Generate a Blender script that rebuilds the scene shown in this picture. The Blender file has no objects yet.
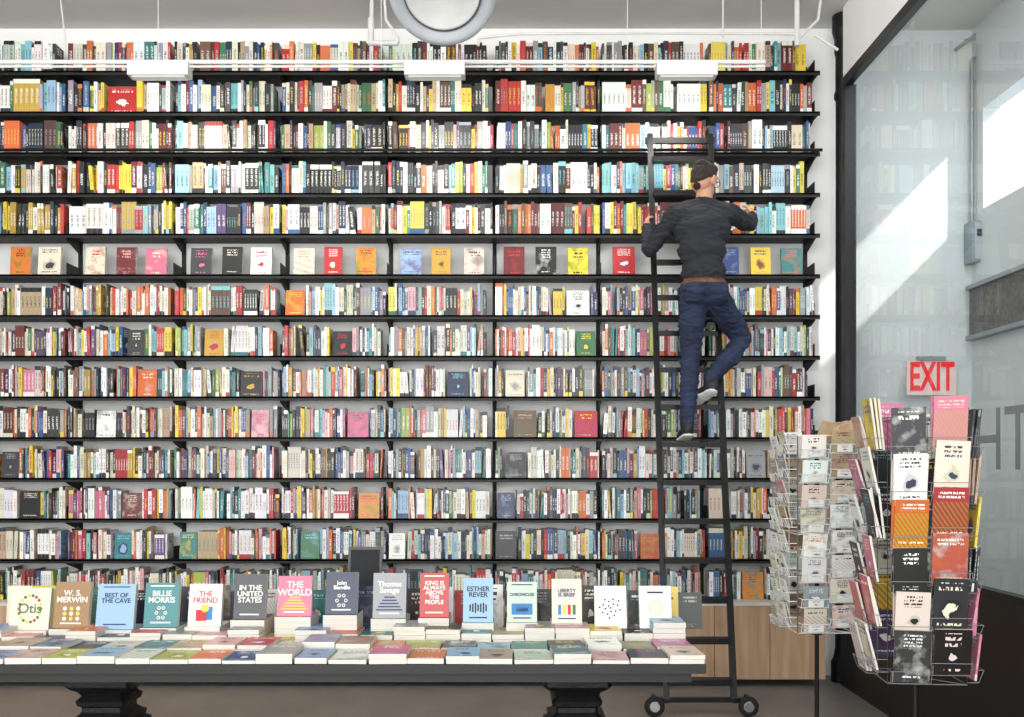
import bpy, math, random
import numpy as np
from mathutils import Vector, Matrix, Euler
random.seed(7)
sc = bpy.context.scene
EYE = 1.535; CAMD = 7.14      # eye height, distance camera -> shelf front (shelf front is y=0)

def W(px, py, d):
    """measured photo point + real distance -> world metres"""
    return Vector(((px-512)*d/1000.0, d-CAMD, EYE+(468-py)*d/1000.0))

def lin(c):
    def f(v):
        v/=255.0
        return v/12.92 if v<=0.04045 else ((v+0.055)/1.055)**2.4
    return (f(c[0]),f(c[1]),f(c[2]),1.0)

# ------------------------------------------------------------------ materials
def mat(name, col, rough=0.6, metal=0.0, var=0.08, scale=6.0, bump=0.0, bscale=60.0, emit=0.0):
    m = bpy.data.materials.new(name); m.use_nodes=True
    nt=m.node_tree; b=nt.nodes["Principled BSDF"]
    tc=nt.nodes.new("ShaderNodeTexCoord")
    n=nt.nodes.new("ShaderNodeTexNoise"); n.inputs["Scale"].default_value=scale; n.inputs["Detail"].default_value=5
    nt.links.new(tc.outputs["Object"], n.inputs["Vector"])
    r=nt.nodes.new("ShaderNodeValToRGB")
    c=lin(col)
    r.color_ramp.elements[0].position=0.3; r.color_ramp.elements[1].position=0.7
    r.color_ramp.elements[0].color=tuple(max(0,v*(1-var)) for v in c[:3])+(1,)
    r.color_ramp.elements[1].color=tuple(min(1,v*(1+var)) for v in c[:3])+(1,)
    nt.links.new(n.outputs["Fac"], r.inputs["Fac"]); nt.links.new(r.outputs["Color"], b.inputs["Base Color"])
    b.inputs["Roughness"].default_value=rough; b.inputs["Metallic"].default_value=metal
    if bump>0:
        n2=nt.nodes.new("ShaderNodeTexNoise"); n2.inputs["Scale"].default_value=bscale; n2.inputs["Detail"].default_value=3
        nt.links.new(tc.outputs["Object"], n2.inputs["Vector"])
        bp=nt.nodes.new("ShaderNodeBump"); bp.inputs["Strength"].default_value=bump; bp.inputs["Distance"].default_value=0.02
        nt.links.new(n2.outputs["Fac"], bp.inputs["Height"]); nt.links.new(bp.outputs["Normal"], b.inputs["Normal"])
    if emit>0:
        b.inputs["Emission Color"].default_value=c; b.inputs["Emission Strength"].default_value=emit
    return m

class NT:
    def __init__(s,nt): s.nt=nt
    def math(s,op,a,b=None,c=None):
        n=s.nt.nodes.new("ShaderNodeMath"); n.operation=op
        for i,v in enumerate((a,b,c)):
            if v is None: continue
            if isinstance(v,(int,float)): n.inputs[i].default_value=v
            else: s.nt.links.new(v,n.inputs[i])
        return n.outputs[0]
    def mix(s,f,a,b):
        n=s.nt.nodes.new("ShaderNodeMix"); n.data_type='RGBA'
        if isinstance(f,(int,float)): n.inputs[0].default_value=f
        else: s.nt.links.new(f,n.inputs[0])
        for i,v in ((6,a),(7,b)):
            if isinstance(v,tuple): n.inputs[i].default_value=v
            else: s.nt.links.new(v,n.inputs[i])
        return n.outputs[2]
    def comb(s,x,y,z):
        n=s.nt.nodes.new("ShaderNodeCombineXYZ")
        for i,v in enumerate((x,y,z)):
            if isinstance(v,(int,float)): n.inputs[i].default_value=v
            else: s.nt.links.new(v,n.inputs[i])
        return n.outputs[0]
    def noise(s,vec,scale=1.0,detail=0.0):
        n=s.nt.nodes.new("ShaderNodeTexNoise"); n.inputs["Scale"].default_value=scale; n.inputs["Detail"].default_value=detail
        s.nt.links.new(vec,n.inputs["Vector"]); return n.outputs["Fac"]

def book_mats():
    out=[]
    for kind in ("book_spine","book_cover","book_pages"):
        m=bpy.data.materials.new(kind); m.use_nodes=True; nt=m.node_tree; b=nt.nodes["Principled BSDF"]
        T=NT(nt)
        def attr(n):
            a=nt.nodes.new("ShaderNodeAttribute"); a.attribute_name=n; return a
        base=attr("base").outputs["Color"]; ink=attr("ink").outputs["Color"]; rnd=attr("rnd").outputs["Fac"]
        uv=nt.nodes.new("ShaderNodeUVMap"); uv.uv_map="UVMap"
        sp=nt.nodes.new("ShaderNodeSeparateXYZ"); nt.links.new(uv.outputs[0],sp.inputs[0])
        u,v=sp.outputs[0],sp.outputs[1]
        seed=T.math('MULTIPLY',rnd,97.0)
        if kind=="book_spine":
            nz=T.noise(T.comb(T.math('MULTIPLY',u,2.5),T.math('MULTIPLY',v,75.0),seed))
            let=T.math('GREATER_THAN',nz,0.5)
            uu=T.math('LESS_THAN',T.math('ABSOLUTE',T.math('SUBTRACT',u,0.5)),0.22)
            top=T.math('ADD',0.62,T.math('MULTIPLY',rnd,0.28))
            m1=T.math('MULTIPLY',T.math('GREATER_THAN',v,0.27),T.math('LESS_THAN',v,top))
            msk=T.math('MULTIPLY',T.math('MULTIPLY',let,uu),m1)
            band=T.math('MULTIPLY',T.math('LESS_THAN',v,T.math('MULTIPLY',rnd,0.2)),T.math('GREATER_THAN',rnd,0.66))
            fr=T.math('FRACT',T.math('MULTIPLY',rnd,13.0))
            band2=T.math('MULTIPLY',T.math('GREATER_THAN',v,T.math('ADD',0.6,T.math('MULTIPLY',fr,0.3))),T.math('GREATER_THAN',fr,0.8))
            tot=T.math('MINIMUM',T.math('ADD',T.math('ADD',T.math('MULTIPLY',msk,.8),band),band2),1.0)
            col=T.mix(tot,base,ink)
            b.inputs["Roughness"].default_value=0.4
        elif kind=="book_cover":
            art=T.math('GREATER_THAN',rnd,0.001)
            fr=T.math('FRACT',T.math('MULTIPLY',rnd,7.0))
            mode=T.math('FRACT',T.math('MULTIPLY',rnd,19.0))
            nrow=T.math('ADD',7.0,T.math('FLOOR',T.math('MULTIPLY',T.math('FRACT',T.math('MULTIPLY',rnd,31.0)),9.0)))
            rv=T.math('MULTIPLY',v,nrow)
            row=T.math('FLOOR',rv); fv=T.math('FRACT',rv)
            nz=T.noise(T.comb(T.math('MULTIPLY',u,T.math('MULTIPLY',nrow,2.2)),T.math('ADD',T.math('MULTIPLY',row,7.3),T.math('MULTIPLY',fv,1.3)),seed))
            let=T.math('MULTIPLY',T.math('GREATER_THAN',nz,0.47),T.math('MULTIPLY',T.math('GREATER_THAN',fv,0.3),T.math('LESS_THAN',fv,0.85)))
            wid=T.math('LESS_THAN',T.math('ABSOLUTE',T.math('SUBTRACT',u,0.5)),T.math('ADD',.2,T.math('MULTIPLY',fr,.18)))
            lo=T.math('ADD',0.6,T.math('MULTIPLY',fr,0.18))
            zone=T.math('MAXIMUM',T.math('MULTIPLY',T.math('GREATER_THAN',v,lo),T.math('LESS_THAN',v,0.92)),
                        T.math('MULTIPLY',T.math('GREATER_THAN',v,0.07),T.math('LESS_THAN',v,0.14)))
            msk=T.math('MULTIPLY',T.math('MULTIPLY',T.math('MULTIPLY',let,wid),zone),art)
            img=T.noise(T.comb(T.math('MULTIPLY',u,3.6),T.math('MULTIPLY',v,5.0),seed),1.0,2.0)
            pic=T.noise(T.comb(T.math('MULTIPLY',u,2.2),T.math('MULTIPLY',v,3.2),seed),1.0,6.0)
            hs=nt.nodes.new("ShaderNodeHueSaturation"); nt.links.new(base,hs.inputs["Color"])
            nt.links.new(T.math('ADD',0.35,T.math('MULTIPLY',rnd,0.3)),hs.inputs["Hue"]); hs.inputs["Value"].default_value=0.7
            # A: photographic soft image
            sA=nt.nodes.new("ShaderNodeMapRange"); nt.links.new(pic,sA.inputs[0]); sA.inputs[1].default_value=.35; sA.inputs[2].default_value=.65
            cA=T.mix(T.math('MULTIPLY',sA.outputs[0],.8),base,hs.outputs[0])
            sB=nt.nodes.new("ShaderNodeMapRange"); nt.links.new(pic,sB.inputs[0]); sB.inputs[1].default_value=.5; sB.inputs[2].default_value=.7
            cA=T.mix(T.math('MULTIPLY',sB.outputs[0],.55),cA,ink)
            # B: round emblem
            du=T.math('MULTIPLY',T.math('SUBTRACT',u,.5),.68); dv=T.math('SUBTRACT',v,.38)
            rr=T.math('SQRT',T.math('ADD',T.math('MULTIPLY',du,du),T.math('MULTIPLY',dv,dv)))
            rr=T.math('ADD',rr,T.math('MULTIPLY',T.math('SUBTRACT',img,.5),.35))
            rad=T.math('ADD',.1,T.math('MULTIPLY',fr,.1))
            cB=T.mix(T.math('LESS_THAN',rr,rad),base,hs.outputs[0]); cB=T.mix(T.math('LESS_THAN',rr,T.math('MULTIPLY',rad,.55)),cB,ink)
            # C: banded graphic
            st=T.math('LESS_THAN',T.math('FRACT',T.math('MULTIPLY',T.math('ADD',v,T.math('MULTIPLY',u,fr)),T.math('ADD',3.0,T.math('MULTIPLY',fr,5.0)))),.42)
            cC=T.mix(T.math('MULTIPLY',st,T.math('MULTIPLY',T.math('LESS_THAN',v,T.math('SUBTRACT',lo,.05)),.8)),base,hs.outputs[0])
            c1=T.mix(T.math('GREATER_THAN',mode,.42),cA,cB)
            c1=T.mix(T.math('GREATER_THAN',mode,.8),c1,cC)
            c1=T.mix(art,base,c1)
            col=T.mix(msk,c1,ink)
            b.inputs["Roughness"].default_value=0.38
        else:
            w=T.noise(T.comb(T.math('MULTIPLY',u,2.0),T.math('MULTIPLY',v,60.0),seed))
            col=T.mix(w,lin((176,170,158)),lin((226,223,214)))
            b.inputs["Roughness"].default_value=0.8
        nt.links.new(col,b.inputs["Base Color"])
        out.append(m)
    return out
BM = book_mats()

M_shelf=mat("black_steel_shelf",(13,13,14),0.55,0.2)
M_ladder=mat("black_painted_steel",(12,12,13),0.4,0.5)
M_white=mat("white_wall_paint",(242,242,240),0.85,0,0.02,3,0.05,200)
M_ceil=mat("ceiling_paint",(208,206,203),0.9,0,0.03,2,0.05,100)
M_vest=mat("vestibule_plaster",(206,211,212),0.9,0,0.04,2.0,0.1,80)
M_floor=mat("polished_concrete",(120,115,112),0.4,0,0.18,2.2,0.05,40)
M_ground=mat("sidewalk",(150,150,148),0.9)
M_blackpanel=mat("black_panel",(13,14,16),0.45)
M_frame=mat("window_frame_paint",(17,18,20),0.4,0.3)
M_iron=mat("cast_iron",(20,21,23),0.5,0.4,0.2,20,0.2,50)
M_whitemetal=mat("white_enamel",(216,216,214),0.4)
M_grey=mat("galvanised_grey",(150,156,160),0.45,0.4)
M_red=mat("red_paint",(190,30,34),0.5)
M_tabletop=mat("dark_table_top",(24,22,22),0.5,0,0.2,8)
M_chrome=mat("chrome_wheel",(170,170,172),0.25,0.9)
M_rubber=mat("rubber",(20,20,20),0.8)
M_wire_w=mat("white_wire",(220,220,217),0.4,0.0)
M_wire_b=mat("grey_wire",(130,130,132),0.4,0.3)

def wood():
    m=bpy.data.materials.new("light_oak"); m.use_nodes=True; nt=m.node_tree; b=nt.nodes["Principled BSDF"]
    tc=nt.nodes.new("ShaderNodeTexCoord"); mp=nt.nodes.new("ShaderNodeMapping"); mp.inputs["Scale"].default_value=(9,9,0.7)
    nt.links.new(tc.outputs["Object"],mp.inputs[0])
    n=nt.nodes.new("ShaderNodeTexNoise"); n.inputs["Scale"].default_value=3; n.inputs["Detail"].default_value=6
    nt.links.new(mp.outputs[0],n.inputs["Vector"])
    r=nt.nodes.new("ShaderNodeValToRGB"); r.color_ramp.elements[0].color=lin((166,132,102)); r.color_ramp.elements[1].color=lin((192,160,128))
    r.color_ramp.elements[0].position=.3; r.color_ramp.elements[1].position=.7
    nt.links.new(n.outputs["Fac"],r.inputs[0]); nt.links.new(r.outputs[0],b.inputs["Base Color"]); b.inputs["Roughness"].default_value=.5
    return m
M_wood=wood()
def glass():
    m=bpy.data.materials.new("window_glass"); m.use_nodes=True; nt=m.node_tree; T=NT(nt)
    nt.nodes.remove(nt.nodes["Principled BSDF"]); o=nt.nodes["Material Output"]
    t=nt.nodes.new("ShaderNodeBsdfTransparent"); t.inputs[0].default_value=(.93,.965,.955,1)
    g=nt.nodes.new("ShaderNodeBsdfGlossy"); g.inputs["Roughness"].default_value=0.01
    ge=nt.nodes.new("ShaderNodeNewGeometry"); vm=nt.nodes.new("ShaderNodeVectorMath"); vm.operation='DOT_PRODUCT'
    nt.links.new(ge.outputs["Normal"],vm.inputs[0]); nt.links.new(ge.outputs["Incoming"],vm.inputs[1])
    cs=T.math('ABSOLUTE',vm.outputs["Value"])
    f=T.math('ADD',0.05,T.math('MULTIPLY',0.8,T.math('POWER',T.math('SUBTRACT',1.0,cs),5.0)))
    mx=nt.nodes.new("ShaderNodeMixShader")
    nt.links.new(f,mx.inputs[0]); nt.links.new(t.outputs[0],mx.inputs[1]); nt.links.new(g.outputs[0],mx.inputs[2]); nt.links.new(mx.outputs[0],o.inputs[0])
    return m
M_glass=glass()

# ------------------------------------------------------------------ mesh builder
class MB:
    def __init__(s): s.v=[]; s.f=[]; s.m=[]; s.base=[]; s.ink=[]; s.rnd=[]; s.uv=[]; s.books=False
    def add(s,vs,fs,mi,smooth=False):
        o=len(s.v); s.v.extend([tuple(x) for x in vs])
        for f in fs:
            s.f.append(tuple(i+o for i in f)); s.m.append(mi)
            s.base.append((.5,.5,.5,1)); s.ink.append((.5,.5,.5,1)); s.rnd.append(0.5); s.uv.append([(0,0)]*len(f))
    def box(s,c,sz,mi=0,M=None):
        x,y,z=sz[0]/2,sz[1]/2,sz[2]/2; c=Vector(c)
        vs=[Vector(p) for p in ((-x,-y,-z),(x,-y,-z),(x,y,-z),(-x,y,-z),(-x,-y,z),(x,-y,z),(x,y,z),(-x,y,z))]
        if M is not None: vs=[M@p for p in vs]
        s.add([p+c for p in vs],[(0,1,5,4),(1,2,6,5),(2,3,7,6),(3,0,4,7),(4,5,6,7),(3,2,1,0)],mi)
    def tube(s,p0,p1,r,mi=0,seg=8,r1=None):
        p0=Vector(p0);p1=Vector(p1); d=(p1-p0)
        if d.length<1e-6: return
        q=d.to_track_quat('Z','Y'); r1=r if r1 is None else r1
        a=[p0+q@Vector((r*math.cos(t),r*math.sin(t),0)) for t in [2*math.pi*i/seg for i in range(seg)]]
        b=[p1+q@Vector((r1*math.cos(t),r1*math.sin(t),0)) for t in [2*math.pi*i/seg for i in range(seg)]]
        fs=[(i,(i+1)%seg,seg+(i+1)%seg,seg+i) for i in range(seg)]+[tuple(range(seg-1,-1,-1)),tuple(range(seg,2*seg))]
        s.add(a+b,fs,mi)
    def path(s,pts,r,mi=0,seg=8):
        for a,b in zip(pts[:-1],pts[1:]): s.tube(a,b,r,mi,seg)
    def lathe(s,prof,M,mi=0,seg=32,square=False,cap=True):
        """prof [(r,z)] in local z, transformed by M"""
        vs=[];n=len(prof)
        for r,z in prof:
            for i in range(seg):
                t=2*math.pi*(i+0.5)/seg
                k=1.0
                if square: k=1/max(abs(math.cos(t)),abs(math.sin(t)))
                vs.append(M@Vector((r*k*math.cos(t),r*k*math.sin(t),z)))
        fs=[]
        for j in range(n-1):
            for i in range(seg):
                a=j*seg+i;b=j*seg+(i+1)%seg; fs.append((a,b,b+seg,a+seg))
        if cap:
            fs.append(tuple(range(seg-1,-1,-1))); fs.append(tuple(range((n-1)*seg,n*seg)))
        s.add(vs,fs,mi)
    def book(s,M,w,h,t,base,ink,rnd=None):
        """origin at bottom centre of cover side; x width, z height, y thickness; cover -y, spine -x"""
        rnd=random.uniform(.01,1) if rnd is None else rnd
        x=w/2
        vs=[Vector(p) for p in ((-x,0,0),(x,0,0),(x,t,0),(-x,t,0),(-x,0,h),(x,0,h),(x,t,h),(-x,t,h))]
        fs=[((0,1,5,4),1),((1,2,6,5),2),((2,3,7,6),1),((3,0,4,7),0),((4,5,6,7),2),((3,2,1,0),2)]
        o=len(s.v); s.v.extend([tuple(M@p) for p in vs])
        for f,mi in fs:
            s.f.append(tuple(i+o for i in f)); s.m.append(mi); s.base.append(base); s.ink.append(ink); s.rnd.append(rnd)
            if mi==2: s.uv.append([(0,0),(0,1),(1,1),(1,0)] if f[0]==1 else [(0,0),(1,0),(1,1),(0,1)])
            else: s.uv.append([(0,0),(1,0),(1,1),(0,1)])
        s.books=True
    def obj(s,name,mats,parent=None,smooth=False):
        me=bpy.data.meshes.new(name); me.from_pydata(s.v,[],s.f); 
        for m in mats: me.materials.append(m)
        me.polygons.foreach_set("material_index",s.m)
        if smooth: me.polygons.foreach_set("use_smooth",[True]*len(s.f))
        if s.books:
            for nm,arr in (("base",s.base),("ink",s.ink)):
                a=me.attributes.new(nm,'FLOAT_COLOR','FACE'); a.data.foreach_set("color",[c for q in arr for c in q])
            a=me.attributes.new("rnd",'FLOAT','FACE'); a.data.foreach_set("value",s.rnd)
            ul=me.uv_layers.new(name="UVMap"); ul.data.foreach_set("uv",[c for q in s.uv for p in q for c in p])
        me.update()
        ob=bpy.data.objects.new(name,me); sc.collection.objects.link(ob)
        if parent: ob.parent=parent
        return ob
def empty(name,loc=(0,0,0)):
    e=bpy.data.objects.new(name,None); e.location=loc; sc.collection.objects.link(e); return e
def boxobj(name,lo,hi,m):
    b=MB(); c=[(lo[i]+hi[i])/2 for i in range(3)]; b.box(c,[hi[i]-lo[i] for i in range(3)]); return b.obj(name,[m])
def text(name,body,loc,size,m,parent=None,rot=(math.pi/2,0,0),ext=0.001,bold=0.0,align='CENTER',M=None,sx=1.0):
    cu=bpy.data.curves.new(name,'FONT'); cu.body=body; cu.size=size; cu.extrude=ext; cu.align_x=align; cu.align_y='CENTER'; cu.offset=bold
    cu.space_line=0.85
    cu.materials.append(m); o=bpy.data.objects.new(name,cu); sc.collection.objects.link(o)
    if M is not None: o.matrix_world=M
    else: o.location=loc; o.rotation_euler=rot; o.scale=(sx,1,1)
    if parent: o.parent=parent
    return o

# ------------------------------------------------------------------ room
CEIL=4.79; XR=2.33; XL=-5.2; YB=0.27; YF=-9.5; XV=3.42; YE=-.07
boxobj("floor",(XL-.1,YF,-0.1),(XV+.1,YB+.15,0),M_floor)
boxobj("ceiling",(XL-.1,YF,CEIL),(XV+.1,YB+.15,CEIL+.15),M_ceil)
boxobj("wall_back",(XL-.1,YB,0),(XR+.14,YB+.12,CEIL),M_white)
boxobj("wall_left",(XL-.12,YF,0),(XL,YB,CEIL),M_white)
boxobj("ground_outside",(-30,-40,-0.3),(30,YF-.05,-0.1),M_ground)
boxobj("wall_right",(XR,YF,0),(XR+.12,YE+.02,0.9),M_blackpanel)
b=MB()
TOP=4.22
b.box((XR+.03,(YF+YE)/2,.92),(.06,YE-YF,.04),0)
b.box((XR+.025,(YF+YE)/2,TOP+.03),(.05,YE-YF,.07),0)
for y in (YE-.035,-3.0,-6.0,-9.4): b.box((XR+.04,y,(TOP+.9)/2),(.08,.07,TOP-.9),0)
x=XR+.035; b.add([(x,YF+.1,.93),(x,YE-.03,.93),(x,YE-.03,TOP),(x,YF+.1,TOP)],[(0,1,2,3)],1)
b.obj("window_1",[M_frame,M_glass])
boxobj("wall_upper_right",(XR+.01,YF,TOP+.07),(XR+.11,YE,CEIL),M_white)
boxobj("wall_vestibule_back",(XR+.145,YB+.03,0),(XV+.12,YB+.15,CEIL),M_vest)
b=MB()
OY0,OY1,OZ0,OZ1=-1.0,0.12,3.42,4.15
def seg(y0,y1,z0,z1): b.box((XV+.06,(y0+y1)/2,(z0+z1)/2),(.12,y1-y0,z1-z0),0)
seg(YF,OY0,0,CEIL); seg(OY1,YB+.03,0,CEIL); seg(OY0,OY1,0,OZ0); seg(OY0,OY1,OZ1,CEIL)
b.obj("wall_vestibule_side",[M_vest])
b=MB(); 
b.box((XV-.02,-0.9,2.68),(.04,2.3,.40),0); b.box((XV-.035,-0.9,2.86),(.07,2.3,.03),1); b.box((XV-.035,-0.9,2.49),(.07,2.3,.03),1)
b.obj("trim_1",[mat("stone_sign_band",(108,106,104),.8,0,.3,30),M_grey])
b=MB()
for x in (-5.1,-3.3,-1.5,.3,2.25,3.4): b.box((x,YF+.05,CEIL/2),(.10,.10,CEIL),0)
for z in (.15,2.9,4.7): b.box(((XL+XV)/2,YF+.05,z),(XV-XL,.08,.14),0)
b.add([(XL,YF+.05,.2),(XV,YF+.05,.2),(XV,YF+.05,4.7),(XL,YF+.05,4.7)],[(0,1,2,3)],1)
b.obj("window_2",[M_frame,M_glass])

# column with capital
b=MB()
prof=[(.095,0),(.095,.14),(.08,.17),(.066,.24),(.062,4.18),(.074,4.2),(.074,4.23),(.064,4.26),(.064,4.5),(.072,4.53),(.072,4.62),(.088,4.68),(.088,CEIL-.002)]
b.lathe(prof,Matrix.Translation((2.395,0.06,0)),0,32)
b.obj("cast_iron_column",[M_iron],smooth=False)

# ------------------------------------------------------------------ bookshelf
ZT=lambda k:4.371-.2907*k
b=MB()
XS0,XS1=-5.05,2.20
for k in range(13):
    z=ZT(k)
    b.box(((XS0+XS1)/2,.133,z-.006),(XS1-XS0,.266,.012),0)
    b.box(((XS0+XS1)/2,.004,z-.014),(XS1-XS0,.008,.030),0)
bx=[-3.193+.766*j for j in range(-2,8)]
for x in bx:
    b.box((x,.262,2.55),(.03,.014,3.9),0)
    for k in range(13):
        z=ZT(k)
        y0,y1=.02,.256
        vs=[(x-.003,y0,z-.012),(x-.003,y1,z-.012),(x-.003,y1,z-.10),(x-.003,y0,z-.035),(x+.003,y0,z-.012),(x+.003,y1,z-.012),(x+.003,y1,z-.10),(x+.003,y0,z-.035)]
        b.add(vs,[(0,1,2,3),(7,6,5,4),(0,4,5,1),(1,5,6,2),(2,6,7,3),(3,7,4,0)],0)
        b.box((x,.13,z+.045),(.004,.2,.09),0)
b.obj("bookshelf",[M_shelf])
# base cabinet
b=MB()
cz=ZT(13)
b.box(((XS0+2.2)/2,.065,(cz-.03)/2+.03),(2.2-XS0,.34,cz-.06),2)
x=2.2
while x-.39>XS0:
    b.box((x-.195,-.115,(cz-.03)/2+.03),(.386,.02,cz-.075),0); x-=.39
b.box(((XS0+2.21)/2,.055,cz-.012),(2.21-XS0,.37,.024),1)
b.obj("base_cabinet",[M_wood,mat("cabinet_top",(206,200,190),.5),mat("cabinet_gap",(90,68,50),.8)])

# ------------------------------------------------------------------ shelf books
C=dict(white=(232,232,227),cream=(220,211,190),black=(20,20,23),char=(54,54,58),grey=(146,148,150),red=(184,40,40),dred=(108,30,32),orange=(214,104,44),
 yellow=(230,200,56),mustard=(190,150,56),green=(54,112,72),lime=(166,182,70),teal=(42,124,128),aqua=(122,186,190),sky=(142,178,204),blue=(44,82,142),navy=(28,40,74),
 purple=(92,64,116),pink=(206,104,134),rose=(220,168,170),brown=(98,70,52),tan=(182,156,124),paleg=(188,202,184))
LP=[('white',29),('cream',15),('black',11),('char',6),('grey',8),('red',8),('dred',4),('orange',5),('yellow',5),('mustard',3),('green',3),('lime',2),('teal',4),('aqua',4),('sky',7),('blue',5),('navy',5),('purple',2),('pink',3),('rose',3),('brown',3),('tan',5),('paleg',3)]
DP=[('white',22),('cream',12),('black',20),('char',8),('grey',6),('red',8),('dred',5),('orange',5),('yellow',6),('mustard',3),('green',4),('lime',2),('teal',3),('aqua',2),('sky',3),('blue',4),('navy',8),('purple',1),('pink',1),('brown',5),('tan',4)]
def pick(P,excl=None):
    n,w=zip(*P); return random.choices(n,w)[0]
def shade(c,a=16):
    k=random.uniform(-a,a*.6); v=[q+k+random.uniform(-8,8) for q in C[c]]; g=sum(v)/3; s_=random.uniform(0,.25)
    return lin(tuple(min(246,max(8,q*(1-s_)+g*s_)) for q in v))
def inkfor(c):
    lum=sum(C[c])/3
    if lum>150: return shade(random.choices(['black','red','blue','dred','navy','teal','orange','green'],[12,3,2,1,3,1,1,1])[0])
    return shade(random.choices(['white','yellow','cream','orange','grey','aqua'],[10,2,4,1,2,1])[0])
FO={1:[(122,30,'red','white')],
 5:[(20,21,'orange','black'),(49,24,'cream','char'),(95,20,'cream','red'),(126,21,'dred','rose'),(156,22,'pink','cream'),(201,22,'char','pink'),(232,21,'black','cream'),(261,22,'white','red'),
    (304,22,'cream','orange'),(333,19,'red','white'),(366,21,'orange','black'),(411,22,'sky','navy'),(441,20,'mustard','brown'),(474,21,'cream','char'),(514,22,'dred','red'),(546,22,'black','white'),(578,21,'yellow','black'),
    (624,23,'red','white'),(731,17,'blue','sky'),(761,21,'yellow','brown'),(792,22,'teal','orange')],
 6:[(295,20,'orange','yellow'),(578,24,'white','black')],
 7:[(136,18,'char','cream'),(214,20,'mustard','red'),(342,20,'black','red'),(586,20,'green','yellow')],
 8:[(147,20,'orange','cream'),(251,22,'black','mustard'),(458,22,'navy','aqua'),(515,20,'cream','grey')],
 9:[(106,20,'white','black'),(260,18,'rose','red'),(358,22,'pink','green'),(525,24,'brown','tan'),(586,24,'red','yellow')],
 10:[(10,18,'char','grey'),(516,22,'black','grey'),(756,20,'grey','navy')],
 11:[(30,22,'black','cream'),(132,20,'dred','cream'),(369,22,'orange','brown'),(506,18,'navy','sky')],
 12:[(123,18,'teal','sky'),(188,18,'teal','yellow'),(310,20,'green','aqua'),(397,17,'white','grey'),(506,22,'black','grey'),(650,20,'red','orange')],
 13:[(753,22,'orange','blue')]}
CL=[ (4,0,60,['yellow','mustard','char']),(4,60,110,['white','orange','cream']),(4,520,600,['orange','red','dred','yellow','brown']),(4,610,650,['yellow','red','dred']),(4,700,820,['white','aqua','orange','sky','cream']),
 (3,600,650,['aqua']),(3,330,420,['navy','black','char','white']),(3,70,130,['yellow','mustard','red','black']),(2,0,60,['navy','dred','brown','green']),(2,370,400,['black']),(2,180,260,['cream','black','tan']),
 (1,90,105,['yellow']),(1,340,390,['tan','green','cream']),(1,490,520,['red','dred']),(1,30,60,['sky','white','aqua']),(3,740,790,['black','char','white']),(3,790,815,['yellow','mustard']),
 (0,0,60,['sky','paleg','white','aqua']),(0,690,720,['yellow','orange','brown']),(0,420,500,['white','black','dred']),(6,120,170,['white','red','orange','cream']),
 (8,110,170,['navy','aqua','orange','white']),(12,0,60,['dred','cream','white','brown']),(11,60,110,['pink','dred','purple','white']),(7,150,200,['lime','green','aqua','yellow']),(12,200,280,['red','orange','white','rose']),(12,420,480,['navy','sky','white']),(9,500,510,['black'])]
B=MB()
RZ=Matrix.Rotation(math.pi/2,4,'Z')
for r in range(14):
    z=ZT(r)+.001
    fos=[]
    for (px,wp,c,i) in FO.get(r,[]):
        x=(px-512)*.00718; w=wp*.00718; fos.append((x-w/2,x+w/2))
        h=random.uniform(.195,.212) if r==5 else random.uniform(.18,.2)
        M=Matrix.Translation((x,.035,z))@Matrix.Rotation(-0.10,4,'X')@Matrix.Rotation(random.uniform(-.04,.04),4,'Z')
        B.book(M,w*.95,h,.025,lin(C[c]),lin(C[i]))
    if r==5: continue
    PAL=DP if r<=4 else LP
    bays=[(bx[j]+.006,bx[j+1]-.006) for j in range(len(bx)-1)]+[(XS0,bx[0]-.006)]
    for (a,c_) in bays:
        x=a+.003; end=c_-random.choice([0,0,0,.01,.02,.04])
        while x<end-.010:
            ser=random.choices([1,2,3,5],[88,8,3,1] if r>4 else [76,15,7,2])[0]
            px=512+x*1000/7.18
            names=None
            for (rr,p0,p1,ns) in CL:
                if rr==r and p0<=px<=p1 and random.random()<.8: names=ns
            cn=random.choice(names) if names else pick(PAL)
            if r<=4: t0=random.choices([random.uniform(.015,.026),random.uniform(.026,.042)],[6,4])[0]; h0=random.choice([random.uniform(.195,.215),random.uniform(.215,.24)])
            else: t0=random.choices([random.uniform(.009,.016),random.uniform(.016,.03)],[4,6])[0]; h0=random.choices([random.uniform(.17,.19),random.uniform(.193,.212),random.uniform(.212,.232)],[2,6,2])[0]
            if r==0: h0=min(h0,.22)
            base=shade(cn); ink=inkfor(cn); rn=random.uniform(.01,1); yoff=random.uniform(.012,.05); dep=random.uniform(.13,.16)
            for q in range(ser):
                if x+t0>end: break
                hit=False
                for (f0,f1) in fos:
                    if x<f1+.004 and x+t0>f0-.004: x=f1+.006; hit=True
                if hit:
                    if x+t0>end: break
                lean=0
                if random.random()<.03: lean=random.uniform(-.09,.09)
                M=Matrix.Translation((x+t0+ (abs(lean)*.1),yoff+dep/2,z))@Matrix.Rotation(lean,4,'Y')@RZ
                B.book(M,dep,h0,t0*.97,base,ink,rn)
                x+=t0+abs(lean)*.2
            if random.random()<.012: x+=random.uniform(.01,.04)
B.obj("shelf_books",BM)

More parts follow.
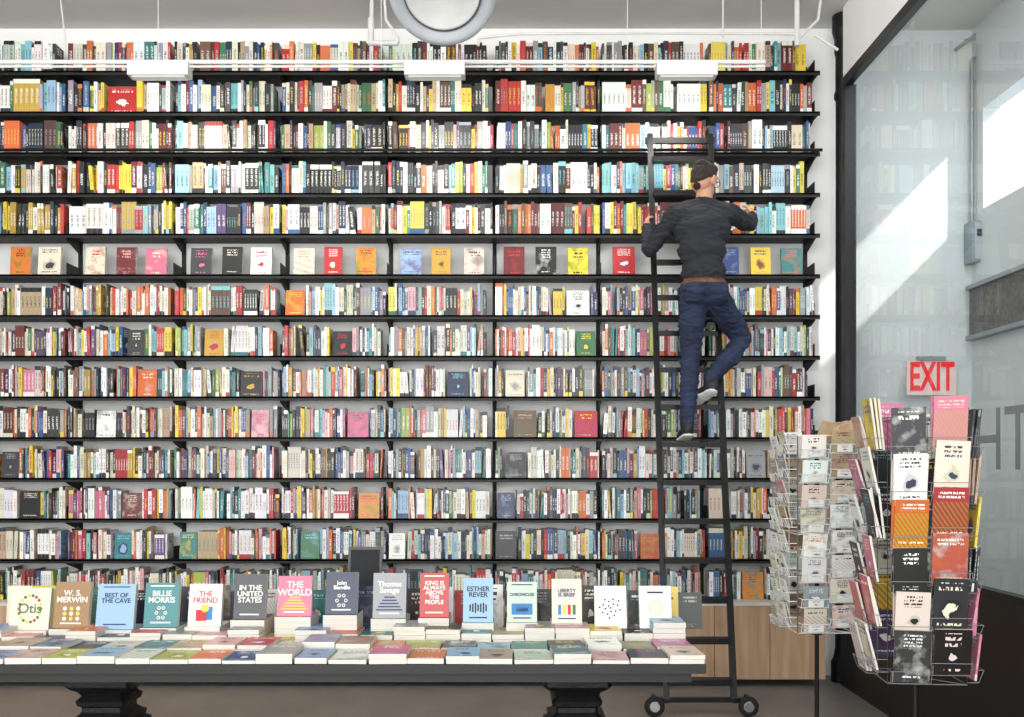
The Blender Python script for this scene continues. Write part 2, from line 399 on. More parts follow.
# ------------------------------------------------------------------ track lighting conduit
T=empty("track_light")
b=MB()
yt=6.5-CAMD; zt=1.535+(468-62)*.0065
b.tube((-5.1,yt,zt),((765-512)*.0065,yt,zt),.014,0,10)
b.tube((-5.1,yt,zt-.03),((765-512)*.0065,yt,zt-.03),.008,0,8)
for x in (-4.2,-2.3,-.85,.75,1.62): b.tube((x,yt,zt),(x,yt,CEIL),.0025,1,6)
for px in (160,435,686):
    x=(px-512)*.0065
    b.box((x,yt,zt-.055),(.39,.10,.09),0)
    b.box((x,yt+.0,zt-.103),(.34,.07,.012),1)
b.obj("track_body",[M_whitemetal,mat("lamp_diffuser",(200,200,196),.4,emit=.3)],T)
# dome lamp (upper centre)
b=MB()
c=W(442,-8,5.2)
n=Vector((0,-.68,-.73)).normalized(); q=n.to_track_quat('Z','Y').to_matrix().to_4x4()
prof=[(.05,-.26),(.12,-.24),(.2,-.17),(.262,-.05),(.28,.0),(.277,.012),(.25,.012),(.235,0.0),(.205,-.02)]
b.lathe(prof,Matrix.Translation(c)@q,0,48,cap=False)
b.lathe([(.205,-.02),(.2,-.005),(.19,-.012),(.12,-.03),(.01,-.035)],Matrix.Translation(c)@q,1,48,cap=False)
b.lathe([(.206,-.012),(.206,-.002),(.198,-.002)],Matrix.Translation(c)@q,2,48,cap=False)
b.tube(c+n*-.25,(c.x,c.y+.17,CEIL),.02,0,10)
b.obj("dome_pendant_lamp",[mat("lamp_grey_enamel",(176,179,184),.4),mat("lamp_white",(205,205,203),.5),mat("lamp_gasket",(90,92,96),.5)],smooth=True)
# sprinkler pipes
b=MB()
d=6.9
def s_pipe(pts,r=.014): b.path([W(px,py,d) for px,py in pts],r,0,10)
s_pipe([(372,-10),(371,40)],.014); s_pipe([(371,18),(371,44)],.022); s_pipe([(368,43),(398,43)],.018); s_pipe([(398,43),(398,38),(386,20),(384,-10)],.010)
s_pipe([(480,38),(520,34),(650,33),(795,34)],.009); s_pipe([(480,38),(478,46)],.010)
s_pipe([(797,-10),(797,46)],.018); s_pipe([(797,40),(818,20),(822,-10)],.010); s_pipe([(815,35),(838,50)],.010)
s_pipe([(723,-10),(723,38)],.006); s_pipe([(60,-5),(66,46)],.005)
b.obj("sprinkler_pipe",[M_whitemetal])

# ------------------------------------------------------------------ vestibule fittings
E=empty("exit_sign")
b=MB(); p=W(931,378,7.30); b.box(p,(.36,.02,.25),0); b.box(p+Vector((0,.0,.14)),(.2,.05,.03),1); b.tube(p+Vector((0,0,.15)),p+Vector((0,.12,.15)),.015,1)
b.obj("sign_panel",[mat("exit_panel",(232,206,204),.3),M_grey],E)
text("sign_letters","EXIT",p+Vector((0,-.014,-.0)),.29,mat("exit_red",(206,20,30),.5,emit=.5),E,bold=.006,ext=.003,sx=.55)
b=MB(); p=W(983,243,7.36); b.box(p,(.22,.13,.30),0); b.box(p+Vector((0,-.07,0)),(.19,.012,.27),1); b.box(p+Vector((.06,-.085,.02)),(.035,.03,.08),2); b.box(p+Vector((-.05,-.08,.06)),(.06,.006,.05),2)
b.obj("electrical_disconnect_box",[mat("box_grey",(140,150,158),.45),mat("box_door",(164,172,178),.45),mat("box_dark",(60,62,66),.5)])
b=MB()
def vp(pts,r=.012,dd=7.38): b.path([W(px,py,dd) for px,py in pts],r,0,8)
vp([(972,222),(972,60),(985,50),(1015,10)]); vp([(985,264),(985,272),(1000,276),(1004,285)]); vp([(975,222),(975,80)],.008); vp([(965,40),(1020,35)],.01)
vp([(955,50),(1003,14)],.012)
b.obj("electrical_conduit",[M_grey])
b=MB(); p=W(992,500,7.38); b.box(p,(.09,.05,.11),0); b.box(p+Vector((0,-.03,0)),(.05,.01,.03),1); b.obj("fire_alarm_pull",[M_red,M_whitemetal])
text("window_lettering","BOOKS WITH",(XR+.03,-2.02,1.66),.44,mat("etched_letters",(128,134,134),.5),None,rot=(math.pi/2,0,math.pi/2),ext=.001,align='RIGHT')

# ------------------------------------------------------------------ ladder
LX=1.17; HW=.21
def lad(z): return 6.22+.2*z-CAMD
L=empty("library_ladder")
b=MB()
tilt=math.atan(.2); RT=Matrix.Rotation(-tilt,3,'X')
ztop=3.86
for sx in (-1,1):
    x=LX+sx*HW
    Ln=math.hypot(ztop-.1,.2*(ztop-.1)); mid=(ztop+.1)/2
    b.box((x,lad(mid),mid),(.022,.062,Ln),0,RT)
    b.box((x-sx*.0,lad(mid)-.032,mid),(.04,.006,Ln),0,RT)
    b.path([(x,lad(ztop),ztop-.02),(x,lad(ztop)+.05,ztop+.01),(x,-.075,ztop+.0),(x,-.075,ztop-.06)],.010,0)
    wx=LX+sx*.29
    b.box((LX+sx*.25,lad(.06)-.0,.09),(.10,.05,.03),0)
    b.box((wx-.0,lad(.06),.085),(.075,.012,.012),0)
    b.lathe([(.022,-.016),(.05,-.016),(.062,-.01),(.062,.01),(.05,.016),(.022,.016)],Matrix.Translation((wx,lad(.06)-.06,.0625))@Matrix.Rotation(math.pi/2,4,'X'),1,28)
    b.lathe([(.004,-.02),(.03,-.02),(.034,-.017),(.034,.017),(.03,.02),(.004,.02)],Matrix.Translation((wx,lad(.06)-.06,.0625))@Matrix.Rotation(math.pi/2,4,'X'),2,20)
    b.box((wx,lad(.06)-.03,.10),(.022,.09,.05),0)
for k in range(15):
    z=.22+.2475*k
    b.box((LX,lad(z)-.015,z-.012),(2*HW-.02,.10,.022),0)
    b.box((LX,lad(z)-.062,z-.018),(2*HW-.02,.008,.034),0)
b.box((LX,lad(.09),.09),(2*HW+.02,.03,.03),0)
b.box((LX,lad(3.82),3.82),(2*HW+.06,.03,.04),0)
b.obj("ladder_frame",[M_ladder,M_rubber,M_chrome],L)
b=MB()
b.tube((XS0,-.05,3.79),(XS1,-.05,3.79),.011,0,10)
for x in bx: b.box((x,-.022,3.785),(.02,.042,.02),0)
b.obj("ladder_rail",[M_ladder])

# ------------------------------------------------------------------ display table
b=MB()
TX0,TX1=-2.75,.765; TY0,TY1=3.94-CAMD,4.93-CAMD; TZ=.76
b.box(((TX0+TX1)/2,(TY0+TY1)/2,TZ-.018),(TX1-TX0,TY1-TY0,.036),0)
b.box(((TX0+TX1)/2,(TY0+TY1)/2,TZ-.055),(TX1-TX0-.10,TY1-TY0-.08,.045),0)
for lx in (-1.77,.28):
    ly=4.40-CAMD
    pr=[(.21,.0),(.21,.05),(.18,.06),(.17,.09),(.12,.13),(.105,.2),(.09,.3),(.10,.36),(.14,.39),(.14,.42),(.12,.43),(.125,.455),(.105,.465),(.09,.48),(.09,.50),(.105,.51),(.11,.53),(.10,.54),(.09,.55),(.105,.57),(.13,.585),(.145,.60),(.145,.635),(.13,.64),(.13,.675)]
    b.lathe(pr,Matrix.Translation((lx,ly,0)),1,48,square=True)
    b.box((lx,(TY0+TY1)/2,.685),(.27,TY1-TY0-.2,.02),1)
b.obj("display_table",[M_tabletop,M_iron])

TB=MB()
titles=[]
FLAT=Matrix.Rotation(-math.pi/2,4,'X')
def flat(x,y,z,w,h,t,c,i,rz=0,rnd=None):
    M=Matrix.Translation((x,y,z+t))@Matrix.Rotation(rz,4,'Z')@FLAT
    TB.book(M,w,h,t,c,i,rnd)
FC=[('white',4),('cream',6),('sky',5),('aqua',4),('red',4),('orange',4),('yellow',3),('rose',5),('pink',3),('teal',4),('navy',4),('char',4),('black',4),('lime',2),('purple',2),('tan',4),('paleg',4),('blue',3),('grey',4)]
for (y0,hs_,ov) in ((TY0+.004,[1,1,1,2],0),(TY0+.225,[1,1,2],0),(TY0+.44,[1,2,2,3,4],0)):
    x=TX1-.004
    while x>TX0+.16:
        w=random.uniform(.125,.153); st=random.choice(hs_); z=TZ+.002
        cn=pick(FC); base=shade(cn); ink=inkfor(cn); t=random.uniform(.013,.024); hh=random.uniform(.195,.213)
        for q in range(st):
            if random.random()<.25: cn=pick(FC); base=shade(cn); ink=inkfor(cn)
            flat(x-w/2+random.uniform(-.003,.003),y0+random.uniform(-.004,.006),z,w,hh,t,base,ink,random.uniform(-.04,.04)); z+=t+.0006
        x-=w+random.uniform(.002,.009)
# standing display copies
C['gold']=(150,112,66)
SL=[(28,40,588,630,'cream','mustard','Otis'),(70,35,582,628,'gold','cream','W. S.\nMERWIN'),(114,38,584,629,'sky','navy','BEST OF\nTHE CAVE'),(160,34,583,627,'teal','cream','BILLIE\nMORRIS'),(204,33,584,626,'white','red','THE\nFRIEND'),
 (249,32,574,619,'char','white','IN THE\nUNITED\nSTATES'),(294,34,576,616,'pink','white','THE\nWORLD'),(341,32,572,614,'navy','white','John\nBanville'),(389,33,573,618,'grey','white','Thomas\nSavage'),(434,29,573,617,'red','white','KING IS\nALWAYS\nABOVE\nTHE\nPEOPLE'),
 (478,30,578,622,'sky','black','ESTHER\nREVER'),(522,30,582,622,'paleg','navy','CHRONICLES'),(567,30,579,623,'cream','navy','LIBERTY\nIS BRIEF'),(611,32,586,630,'white','grey',''),(656,32,586,630,'white','cream','')]
tm_d=mat("ink_dark",(30,32,40),.6); tm_w=mat("ink_white",(232,230,222),.6); tm_r=mat("ink_red",(190,40,40),.6); tm_n=mat("ink_navy",(30,50,96),.6); tm_g=mat("ink_green",(74,104,60),.6)
tm_y=mat("ink_yellow",(226,190,60),.6); tm_b=mat("ink_blue",(50,120,180),.6)
for (px,wp,yt_,yb,c,i,t) in SL:
    d=4.52
    pb=W(px,yb,d); w=wp*d/1000; h=(yb-yt_)*d/1000
    base=lin(tuple(q*.94 for q in C[c])); ink=lin(C[i])
    z=TZ+.002; tgt=pb.z
    n=max(1,round((tgt-z)/.024)); tt=(tgt-z)/n if tgt>z+.01 else 0
    if tt>0.008:
        for q in range(n):
            flat(pb.x,pb.y-.03,z,w*1.05,.19,tt-.0005,base,ink,0,0.3); z+=tt
    zb=max(tgt,TZ+.002)
    M=Matrix.Translation((pb.x,pb.y,zb))@Matrix.Rotation(-.2,4,'X')
    TB.book(M,w,h,.028,base,ink,0.0)
    titles.append((M,w,h,t,i))
# second standing row behind
for px in list(range(16,705,25)):
    d=4.78; z0=TZ+.002
    w=random.uniform(.10,.125); h=random.uniform(.17,.215); cn=pick([('char',6),('black',6),('navy',4),('sky',3),('white',4),('cream',4),('green',2),('red',2),('yellow',2),('grey',3),('teal',2),('brown',2)])
    x=(px-512)*d/1000
    M=Matrix.Translation((x,d-CAMD+random.uniform(-.01,.03),z0))@Matrix.Rotation(-.12,4,'X')@Matrix.Rotation(random.uniform(-.15,.15),4,'Z')
    TB.book(M,min(w,.118),h,.03,shade(cn),inkfor(cn))
TBO=TB.obj("table_books",BM)
for j,(M,w,h,t,i) in enumerate(titles):
    if not t: continue
    lines=t.split("\n"); mx=max(len(l) for l in lines)
    size=min(w*.84/(mx*.62),h*.66/(len(lines)*.95))
    m={'white':tm_w,'cream':tm_w,'black':tm_d,'navy':tm_n,'red':tm_r,'mustard':tm_g}.get(i,tm_d)
    zc=.55 if len(lines)>2 else (.5 if t=='Otis' else .68)
    text("title_text_%d"%j,t,None,size,m,TBO,bold=.0006,ext=.0004,M=M@Matrix.Translation((0,-.0015,h*zc))@Matrix.Rotation(math.pi/2,4,'X'))
# printed cover artwork on the display copies (thin inked shapes lying on the covers)
b=MB()
def disc(M,x,z,r,mi,r0=0.0,seg=20):
    Mx=M@Matrix.Translation((x,-.0012,z))@Matrix.Rotation(math.pi/2,4,'X')
    if r0>0: b.lathe([(r0,0),(r,0),(r,.0005),(r0,.0005),(r0,0)],Mx,mi,seg,cap=False)
    else: b.lathe([(r,0),(r,.0005)],Mx,mi,seg)
def bar(M,x,z,w_,h_,mi):
    vs=[M@Vector((x+sx*w_/2,-.0012,z+sz*h_/2)) for sx,sz in ((-1,-1),(1,-1),(1,1),(-1,1))]
    b.add(vs,[(0,1,2,3)],mi)
for j,(M,w,h,t,i) in enumerate(titles):
    mi={'white':1,'cream':1,'black':0,'navy':3,'red':2,'mustard':4}.get(i,0)
    if j==0:
        for a in range(18): disc(M,.05*math.cos(a*.349),h*.5+.06*math.sin(a*.349),.007,(4,5,4,2,4,5)[a%6],0,10)
    elif j==13:
        for a in range(18):
            rr=.012*math.sqrt(a); disc(M,rr*math.cos(a*2.4),h*.5+rr*math.sin(a*2.4),.0045,0,0,8)
    elif j==14: disc(M,0,h*.5,.03,5,.026); bar(M,0,h*.85,w*.5,.008,0)
    elif j==4: bar(M,-.015,h*.25,.05,.05,2); bar(M,.02,h*.3,.03,.06,6); disc(M,0,h*.42,.018,5)
    else:
        bar(M,0,h*.10,w*.6,.006,mi)
        if j in (2,3,9,11): bar(M,0,h*.93,w*.7,.005,mi)
        if j==1:
            for a in range(9): disc(M,(a%3-1)*.03,h*(.2+.11*(a//3)),.009,5 if a%2 else 1,0,10)
        if j in (6,8):
            for a in range(5): bar(M,0,h*(.18+.07*a),w*(.8-.12*a),.006,3 if j==8 else 5)
        if j==10:
            for a in range(7): bar(M,(a-3)*.012,h*.32,.007,.03+.008*(a%3),0)
        if j in (3,7):
            for a in range(6): disc(M,.02*math.cos(a*1.05),h*.32+.025*math.sin(a*1.05),.008,mi,.005,10)
        if j==12: 
            for a in range(4): bar(M,(a-1.5)*.022,h*.3,.014,.045,(6,5,2,4)[a])
        if j==11: bar(M,0,h*.32,w*.7,.05,6); bar(M,0,h*.32,w*.4,.02,5)
b.obj("cover_artwork",[tm_d,tm_w,tm_r,tm_n,tm_g,tm_y,tm_b],TBO)
# chalk sign on the table
b=MB(); p=W(365,607,4.90); M=Matrix.Rotation(-.12,3,'X')
b.box(p+Vector((0,0,.15)),(.165,.014,.29),0,M); b.box(p+Vector((0,-.009,.15)),(.14,.004,.262),1,M)
b.box(p+Vector((0,-.0,.02)),(.1,.06,.006),0)
b.obj("chalkboard_sign",[mat("sign_frame",(22,22,24),.4),mat("chalkboard",(28,30,32),.8)])

# ------------------------------------------------------------------ spinner racks
def rack(name,x,y,z0,z1,tiers,rot,bw,bh,pal,wire,half,cards,rw):
    E=empty(name)
    b=MB(); K=MB()
    b.lathe([(.24,0),(.24,.012),(.2,.03),(.03,.045),(.016,.08)],Matrix.Translation((x,y,0)),1,32)
    b.tube((x,y,.04),(x,y,z1+.03),.012,1,10)
    b.tube((x,y,z0-.03),(x,y,z0),.03,1,12)
    R=Matrix.Translation((x,y,0))@Matrix.Rotation(rot,4,'Z')
    pitch=(z1-z0)/tiers
    r=rw
    for z in (z0,z0+(z1-z0)*.5,z1):
        cs=[R@Vector((a*half,c*half,z)) for a,c in ((-1,-1),(1,-1),(1,1),(-1,1))]
        for i in range(4): b.tube(cs[i],cs[(i+1)%4],r*1.3,0,6)
        b.tube(cs[0],cs[2],r*1.3,0,6); b.tube(cs[1],cs[3],r*1.3,0,6)
    for side in range(4):
        S=R@Matrix.Rotation(side*math.pi/2,4,'Z')
        P=lambda u,o,z:S@Vector((u,-half-o,z))
        for u in (-half,0,half): b.tube(P(u,0,z0),P(u,0,z1),r*1.2,0,6)
        for col in (-1,1):
            uc=col*half*.5
            for t in range(tiers):
                zb=z0+pitch*(t+ (.0 if col<0 else .2))+.01
                w=bw/2+.006; o=.045; hh=bh*(.25 if not cards else .38)
                b.path([P(uc-w,0,zb),P(uc-w,o,zb),P(uc+w,o,zb),P(uc+w,0,zb)],r,0,5)
                b.path([P(uc-w,0,zb+hh),P(uc-w,o+.02,zb+hh),P(uc+w,o+.02,zb+hh),P(uc+w,0,zb+hh)],r,0,5)
                for uu in (-w,w) if not cards else (-w,-w*.4,w*.4,w): b.tube(P(uc+uu,o,zb),P(uc+uu,o+.02,zb+hh),r*.8,0,5)
                cn=pick(pal); cc=shade(cn); ik=inkfor(cn)
                n=random.randint(1,3) if not cards else random.randint(1,2)
                hk=bh*random.uniform(.88,1.05)
                du=random.uniform(-.006,.006)
                for q in range(n):
                    tl=random.uniform(.12,.30) if side==3 else random.uniform(.06,.16)
                    M=S@Matrix.Translation((uc+du,-half-.04+q*.0125,zb+.004))@Matrix.Rotation(tl-.02*q,4,'X')@Matrix.Rotation(random.uniform(-.04,.04),4,'Y')
                    K.book(M,bw*random.uniform(.9,1),hk,.009 if not cards else .004,cc,ik)
                if cards:
                    K.book(S@Matrix.Translation((uc,-half-.066,zb+.005))@Matrix.Rotation(.1,4,'X'),bw*.62,.035,.002,lin((228,228,224)),lin((120,120,120)))
    if cards:   # fan of cards in the top tier
        for q in range(7):
            K.book(R@Matrix.Translation((.05+.02*q-.03,-half*.6+.03*(q%3),z1-.03))@Matrix.Rotation(.3-.12*q,4,'Y')@Matrix.Rotation(.15,4,'X'),.11,.10,.004,shade('tan'),shade('orange'))
    b.obj("rack_frame",[wire,M_frame],E); K.obj("rack_stock",BM,E)
    return E
RP=[('white',7),('cream',3),('black',4),('char',4),('yellow',2),('pink',4),('orange',1.5),('purple',1.5),('tan',2),('grey',4),('red',1),('sky',1),('paleg',2)]
CP=[('white',14),('cream',5),('tan',2),('grey',3),('rose',.7),('paleg',1)]
rack("greeting_card_spinner_rack",1.585,5.2-CAMD,.70,1.70,8,0.02,.125,.115,CP,M_wire_w,.145,True,.0026)
rack("book_spinner_rack",1.695,4.2-CAMD,.66,1.74,6,-.10,.145,.205,RP,M_wire_b,.155,False,.0016)

# ------------------------------------------------------------------ man on the ladder
prims=[]   # (kind, data, part)
PV=[];PF=[]
def addm(vs,fs):
    o=len(PV); PV.extend([tuple(v) for v in vs]); PF.extend([tuple(i+o for i in f) for f in fs])
def ell(c,r,part,R=None):
    c=Vector(c); R=R or Matrix.Identity(3); n,mm=14,20; vs=[]
    vs.append(c+R@Vector((0,0,r[2])))
    for i in range(1,n):
        a=math.pi*i/n
        for j in range(mm):
            t=2*math.pi*j/mm
            vs.append(c+R@Vector((r[0]*math.sin(a)*math.cos(t),r[1]*math.sin(a)*math.sin(t),r[2]*math.cos(a))))
    vs.append(c+R@Vector((0,0,-r[2])))
    fs=[(0,1+j,1+(j+1)%mm) for j in range(mm)]
    for i in range(n-2):
        for j in range(mm):
            a=1+i*mm+j; b_=1+i*mm+(j+1)%mm; fs.append((a,a+mm,b_+mm,b_))
    e=len(vs)-1; fs+=[(e,1+(n-2)*mm+(j+1)%mm,1+(n-2)*mm+j) for j in range(mm)]
    addm(vs,fs); prims.append(('e',(np.array(c),np.array(R),np.array(r)),part))
def cap(a,ra,b_,rb,part):
    a=Vector(a);b_=Vector(b_); q=(b_-a).to_track_quat('Z','Y'); L_=(b_-a).length; vs=[];n=5;mm=16;rings=[]
    for i in range(1,n+1):
        t=math.pi/2*i/n; rings.append((ra*math.sin(t),-ra*math.cos(t)))
    for i in range(0,n):
        t=math.pi/2*i/n; rings.append((rb*math.cos(t),L_+rb*math.sin(t)))
    vs.append(a+q@Vector((0,0,-ra)))
    for r_,z in rings:
        for j in range(mm):
            th=2*math.pi*j/mm; vs.append(a+q@Vector((r_*math.cos(th),r_*math.sin(th),z)))
    vs.append(a+q@Vector((0,0,L_+rb)))
    fs=[(0,1+(j+1)%mm,1+j) for j in range(mm)]
    for i in range(len(rings)-1):
        for j in range(mm):
            p=1+i*mm+j; p2=1+i*mm+(j+1)%mm; fs.append((p,p2,p2+mm,p+mm))
    e=len(vs)-1; fs+=[(e,1+(len(rings)-1)*mm+j,1+(len(rings)-1)*mm+(j+1)%mm) for j in range(mm)]
    addm(vs,fs); prims.append(('c',(np.array(a),np.array(b_),ra,rb),part))
SHIRT,JEANS,SKIN,HAIR,SHOE,SOLE,BELT=range(7)
hipL=W(694,297,6.46); hipR=W(714,297,6.46)
kneeL=W(690,361,6.50); ankL=W(687,424,6.40)
kneeR=W(742,338,6.66); ankR=W(709,381,6.43)
cap(hipL,.098,hipL.lerp(kneeL,.5),.082,JEANS); cap(hipL.lerp(kneeL,.5),.082,kneeL,.062,JEANS)
mid=kneeL.lerp(ankL,.35)+Vector((0,-.012,0)); cap(kneeL,.062,mid,.06,JEANS); cap(mid,.06,ankL+Vector((0,0,.02)),.047,JEANS)
cap(hipR,.10,hipR.lerp(kneeR,.5),.086,JEANS); cap(hipR.lerp(kneeR,.5),.086,kneeR,.066,JEANS)
mid=kneeR.lerp(ankR,.35)+Vector((.01,-.015,-.01)); cap(kneeR,.066,mid,.064,JEANS); cap(mid,.064,ankR+Vector((.01,0,.02)),.05,JEANS)
pel=W(704,291,6.45)
ell(pel,(.162,.118,.115),JEANS); ell(pel+Vector((-.065,-.05,-.02)),(.085,.085,.09),JEANS); ell(pel+Vector((.068,-.05,-.02)),(.085,.085,.09),JEANS)
wst=W(703,272,6.46); ell(wst,(.145,.105,.11),SHIRT)
ell(W(702,250,6.47),(.158,.108,.14),SHIRT)
ell(W(702,230,6.49),(.186,.118,.15),SHIRT)
ell(W(703,219,6.50),(.195,.10,.09),SHIRT)
shL=W(676,214,6.49); shR=W(730,214,6.50)
neckb=W(704,208,6.52)
cap(shL+Vector((.02,0,.0)),.068,neckb+Vector((-.02,0,.01)),.060,SHIRT); cap(shR+Vector((-.02,0,0)),.068,neckb+Vector((.02,0,.01)),.060,SHIRT)
hd=W(704,181,6.55)
cap(neckb+Vector((0,0,.02)),.062,neckb+Vector((0,.008,.040)),.058,SHIRT)
cap(neckb,.056,hd+Vector((0,-.01,-.05)),.053,SKIN)
fd=Vector((.66,.73,-.12)).normalized()      # facing direction
up=Vector((0,0,1)); rt=fd.cross(up).normalized(); up=rt.cross(fd).normalized()
HR=Matrix((rt,fd,up)).transposed()
def H(x,y,z): return hd+HR@Vector((x,y,z))
ell(H(0,0,.015),(.074,.094,.098),SKIN,HR); ell(H(0,.025,-.05),(.056,.066,.062),SKIN,HR)
ell(H(0,-.04,-.02),(.068,.056,.07),SKIN,HR)
ell(H(0,.072,-.09),(.026,.022,.02),SKIN,HR)
cap(H(0,.09,.012),.009,H(0,.112,-.022),.013,SKIN)
ell(H(0,.084,-.055),(.024,.012,.009),SKIN,HR)
ell(H(-.028,.084,.022),(.02,.01,.008),SKIN,HR); ell(H(.028,.084,.022),(.02,.01,.008),SKIN,HR)
for s_ in (-1,1):
    ell(H(s_*.077,.0,-.012),(.010,.02,.032),SKIN,HR); ell(H(s_*.084,-.006,.0),(.009,.018,.022),SKIN,HR)
# short hair: skull cap, tapered nape, quiff in front, side locks
ell(H(0,-.010,.036),(.0775,.0965,.090),HAIR,HR); ell(H(0,-.050,.0),(.066,.055,.066),HAIR,HR); ell(H(0,-.052,-.035),(.05,.042,.05),HAIR,HR)
ell(H(.012,.045,.092),(.052,.054,.036),HAIR,HR); ell(H(-.012,.0,.105),(.055,.06,.030),HAIR,HR); ell(H(.01,-.06,.09),(.05,.04,.03),HAIR,HR)
elL=W(649,250,6.58); zh=3.205
railx=LX-HW; raily=lad(zh)
wrL=Vector((railx-.045,raily-.085,zh-.02))
cap(shL,.068,shL.lerp(elL,.5),.056,SHIRT); cap(shL.lerp(elL,.5),.056,elL,.049,SHIRT); cap(elL,.049,elL.lerp(wrL,.4),.046,SHIRT); cap(elL.lerp(wrL,.4),.046,elL.lerp(wrL,.85),.035,SHIRT)
elR=W(750,224,6.68); wrR=W(752,214,6.93)
cap(shR,.068,shR.lerp(elR,.5),.056,SHIRT); cap(shR.lerp(elR,.5),.056,elR,.049,SHIRT); cap(elR,.049,elR.lerp(wrR,.4),.046,SHIRT); cap(elR.lerp(wrR,.4),.046,elR.lerp(wrR,.85),.035,SHIRT)
cap(elL.lerp(wrL,.8),.026,wrL,.024,SKIN); cap(elR.lerp(wrR,.8),.026,wrR,.024,SKIN)
def hand(wr,f,n,s,curl,tc):
    f=f.normalized(); s=(s-f*s.dot(f)).normalized(); n=(n-f*n.dot(f)-s*n.dot(s)).normalized()
    R=Matrix((s,f,n)).transposed()
    ell(wr+f*.045,(.040,.052,.017),SKIN,R)
    for k,(off,Lf) in enumerate(((.029,.072),(.010,.08),(-.010,.074),(-.029,.058))):
        p=wr+f*.078+s*off; ang=curl[0]; rr=.0088
        cap(wr+f*.05+s*off*.8,.011,p,.0098,SKIN)
        for j,fr in enumerate((.45,.3,.25)):
            dd=(f*math.cos(ang)+n*math.sin(ang)); q=p+dd*Lf*fr; cap(p,rr,q,rr*.92,SKIN); p=q; rr*=.92; ang+=curl[1]
    p=wr+f*.022+s*.03; d1=(s*.7+f*.6+n*tc).normalized(); q=p+d1*.035; cap(wr+f*.02+s*.015,.015,p,.013,SKIN); cap(p,.0125,q,.0105,SKIN)
    d2=(s*.2+f*.6+n*(tc+.5)).normalized(); cap(q,.0105,q+d2*.03,.009,SKIN)
hand(wrL,Vector((.02,1,.1)),Vector((1,0,0)),Vector((0,0,1)),(.35,1.0),.5)
hand(wrR,Vector((-.12,.95,.22)),Vector((-1,0,-.3)),Vector((-.2,0,1)),(.2,.35),.4)
def shoe(ank,fdir,upd):
    f=fdir.normalized(); r_=f.cross(upd).normalized(); u=r_.cross(f).normalized(); R=Matrix((r_,f,u)).transposed()
    O=ank
    def Q(x,y,z): return O+R@Vector((x,y,z))
    ell(Q(0,-.01,-.035),(.041,.058,.05),SHOE,R); ell(Q(0,.07,-.048),(.045,.085,.037),SHOE,R); ell(Q(0,.14,-.055),(.046,.055,.029),SHOE,R)
    cap(Q(0,0,.01),.048,Q(0,.0,-.02),.044,SHOE)
    ell(Q(0,-.005,-.080),(.042,.062,.012),SOLE,R); ell(Q(0,.07,-.080),(.045,.085,.012),SOLE,R); ell(Q(0,.14,-.080),(.048,.062,.012),SOLE,R)
zk6=.22+.2475*6; zk7=zk6+.2475
shoe(Vector((ankL.x,ankL.y,zk6+.112)),Vector((0,.98,-.12)),Vector((0,.12,1)))
ft=Vector((-.42,.86,-.28))
shoe(Vector((ankR.x+.01,ankR.y-.01,zk7+.13)),ft,Vector((.25,.3,1)))
me=bpy.data.meshes.new("man_src"); me.from_pydata(PV,[],PF); me.update()
src=bpy.data.objects.new("man_src",me); sc.collection.objects.link(src)
rm=src.modifiers.new("r",'REMESH'); rm.mode='VOXEL'; rm.voxel_size=.005; rm.use_smooth_shade=True
sm=src.modifiers.new("s",'SMOOTH'); sm.factor=.5; sm.iterations=4
dg=bpy.context.evaluated_depsgraph_get()
bm_=bpy.data.meshes.new_from_object(src.evaluated_get(dg)); bpy.data.objects.remove(src)
n=len(bm_.vertices); co=np.empty(n*3); bm_.vertices.foreach_get("co",co); co=co.reshape(-1,3)
def classify(C_):
    best=np.full(len(C_),1e9); lab=np.zeros(len(C_),int)
    for kind,dt,part in prims:
        if kind=='e':
            c,R,r=dt; q=(C_-c)@R/r; ln=np.linalg.norm(q,axis=1); dd=(ln-1)*np.linalg.norm(C_-c,axis=1)/np.maximum(ln,1e-6)
        else:
            a,b_,ra,rb=dt; ab=b_-a; t=np.clip(((C_-a)@ab)/(ab@ab),0,1); dd=np.linalg.norm(C_-(a+t[:,None]*ab),axis=1)-(ra+(rb-ra)*t)
        k=dd<best; best[k]=dd[k]; lab[k]=part
    return lab
lab0=classify(co)
from mathutils import noise as mn
nor=np.empty(n*3); bm_.vertices.foreach_get("normal",nor); nor=nor.reshape(-1,3)
for i in range(n):
    if lab0[i] in (SHIRT,JEANS):
        p=co[i]; v=mn.noise(Vector((p[0]*9,p[1]*9,p[2]*24)))+.8*(abs(mn.noise(Vector((p[0]*14+5+p[2]*9,p[1]*14,p[2]*34))))*2-.5)
        co[i]+=nor[i]*v*.009
    elif lab0[i]==HAIR:
        p=co[i]; co[i]+=nor[i]*mn.noise(Vector((p[0]*70,p[1]*70,p[2]*40)))*.005
bm_.vertices.foreach_set("co",co.ravel())
nf=len(bm_.polygons); fc=np.empty(nf*3); bm_.polygons.foreach_get("center",fc); fc=fc.reshape(-1,3)
lab=classify(fc)
bz=W(703,281,6.4).z
tor=(np.abs(fc[:,0]-pel.x)<.21)&(fc[:,2]>bz-.06)&(fc[:,2]<bz+.2)&(np.isin(lab,(SHIRT,JEANS)))
lab[tor&(fc[:,2]<bz-.016)]=JEANS; lab[tor&(fc[:,2]>bz+.016)&(lab==JEANS)]=SHIRT; lab[tor&(np.abs(fc[:,2]-bz)<=.016)]=BELT
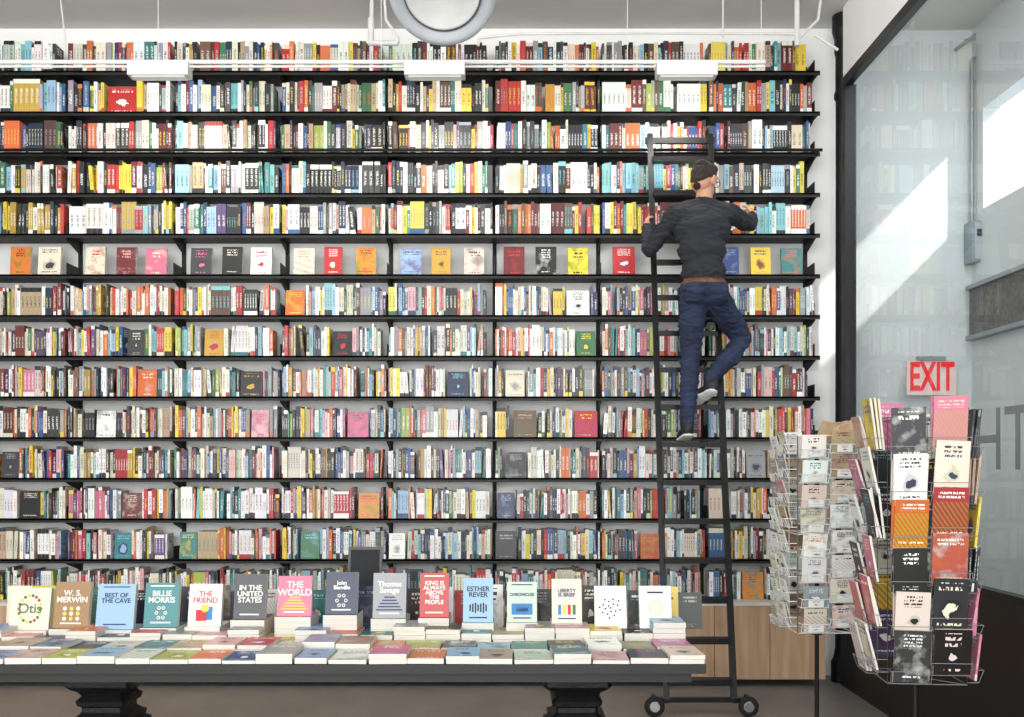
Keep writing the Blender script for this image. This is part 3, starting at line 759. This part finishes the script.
for m_ in (mat("charcoal_shirt",(29,32,38),.85,0,.15,12,.25,45),mat("blue_denim",(27,38,64),.85,0,.45,7,.3,60),mat("skin",(188,138,112),.55,0,.06,20),
           mat("dark_hair",(42,30,24),.7,0,.4,90,.8,160),mat("sneaker_dark",(24,25,30),.6),mat("sneaker_sole",(215,215,211),.6),mat("leather_belt",(104,62,38),.5)):
    bm_.materials.append(m_)
bm_.polygons.foreach_set("material_index",lab.astype(int).tolist()); bm_.polygons.foreach_set("use_smooth",[True]*nf); bm_.update()
MAN=empty("man")
bo=bpy.data.objects.new("body",bm_); sc.collection.objects.link(bo); bo.parent=MAN
b=MB()
for s_ in (-1,1):
    pts=[H(s_*.034+.023*math.cos(t),.108,.004+.019*math.sin(t)) for t in [2*math.pi*i/14 for i in range(15)]]
    b.path(pts,.0022,0,6); b.path([H(s_*.058,.106,.01),H(s_*.083,.04,.012),H(s_*.088,-.01,.008)],.0022,0,6)
    b.lathe([(.001,-.004),(.011,-.002),(.012,.004)],Matrix.Translation(H(s_*.03,.083,.006))@(HR@Matrix.Rotation(math.pi/2,3,'X')).to_4x4(),1,12)
b.tube(H(-.012,.11,.008),H(.012,.11,.008),.002,0,6)
b.obj("glasses",[M_rubber,tm_w],MAN)

# ------------------------------------------------------------------ lights
w=bpy.data.worlds.new("sky"); sc.world=w; w.use_nodes=True; nt=w.node_tree
bg=nt.nodes["Background"]; bg.inputs[0].default_value=(.88,.94,1,1); bg.inputs[1].default_value=1.9
def light(name,typ,loc,rot,energy,size=None,sy=None,col=(1,1,1)):
    l=bpy.data.lights.new(name,typ); l.energy=energy; l.color=col
    if typ=='AREA': l.shape='RECTANGLE'; l.size=size; l.size_y=sy
    o=bpy.data.objects.new(name,l); o.location=loc; o.rotation_euler=rot; sc.collection.objects.link(o); return o
light("storefront_daylight",'AREA',(-1.2,-9.2,2.6),(math.pi/2,0,0),540,7.5,4.0,(1,.99,.98))
light("added_shelf_wash",'AREA',(-1.2,-2.1,4.7),(.95,0,0),62,6.5,.8,(1,.985,.96))  # added wash lamp angled at the shelves, no ceiling panel behind it
light("added_vestibule_fill",'AREA',(2.9,-1.8,4.7),(.5,0,0),50,.9,2.5,(.98,.99,1))  # added fill lamp to brighten the vestibule, no fixture modelled there
for px in (160,435,686):
    light("track_lamp",'AREA',((px-512)*.0065,yt+.01,zt-.13),(.55,0,0),8,.34,.07,(1,.96,.9))
s=bpy.data.lights.new("sun",'SUN'); s.energy=4; s.angle=.03; s.color=(1,.96,.9)
so=bpy.data.objects.new("sun",s); sc.collection.objects.link(so)
so.rotation_euler=Vector((-1,1,-1)).to_track_quat('-Z','Y').to_euler(); so.location=(8,-8,8)

# ------------------------------------------------------------------ camera
cam=bpy.data.cameras.new("camera"); cam.sensor_width=36; cam.lens=36*1000/1024; cam.shift_y=(468-358.5)/1024; cam.shift_x=0
co_=bpy.data.objects.new("camera",cam); co_.location=(0,-CAMD,EYE); co_.rotation_euler=(math.pi/2,0,0); sc.collection.objects.link(co_)
sc.camera=co_
sc.view_settings.view_transform='Standard'
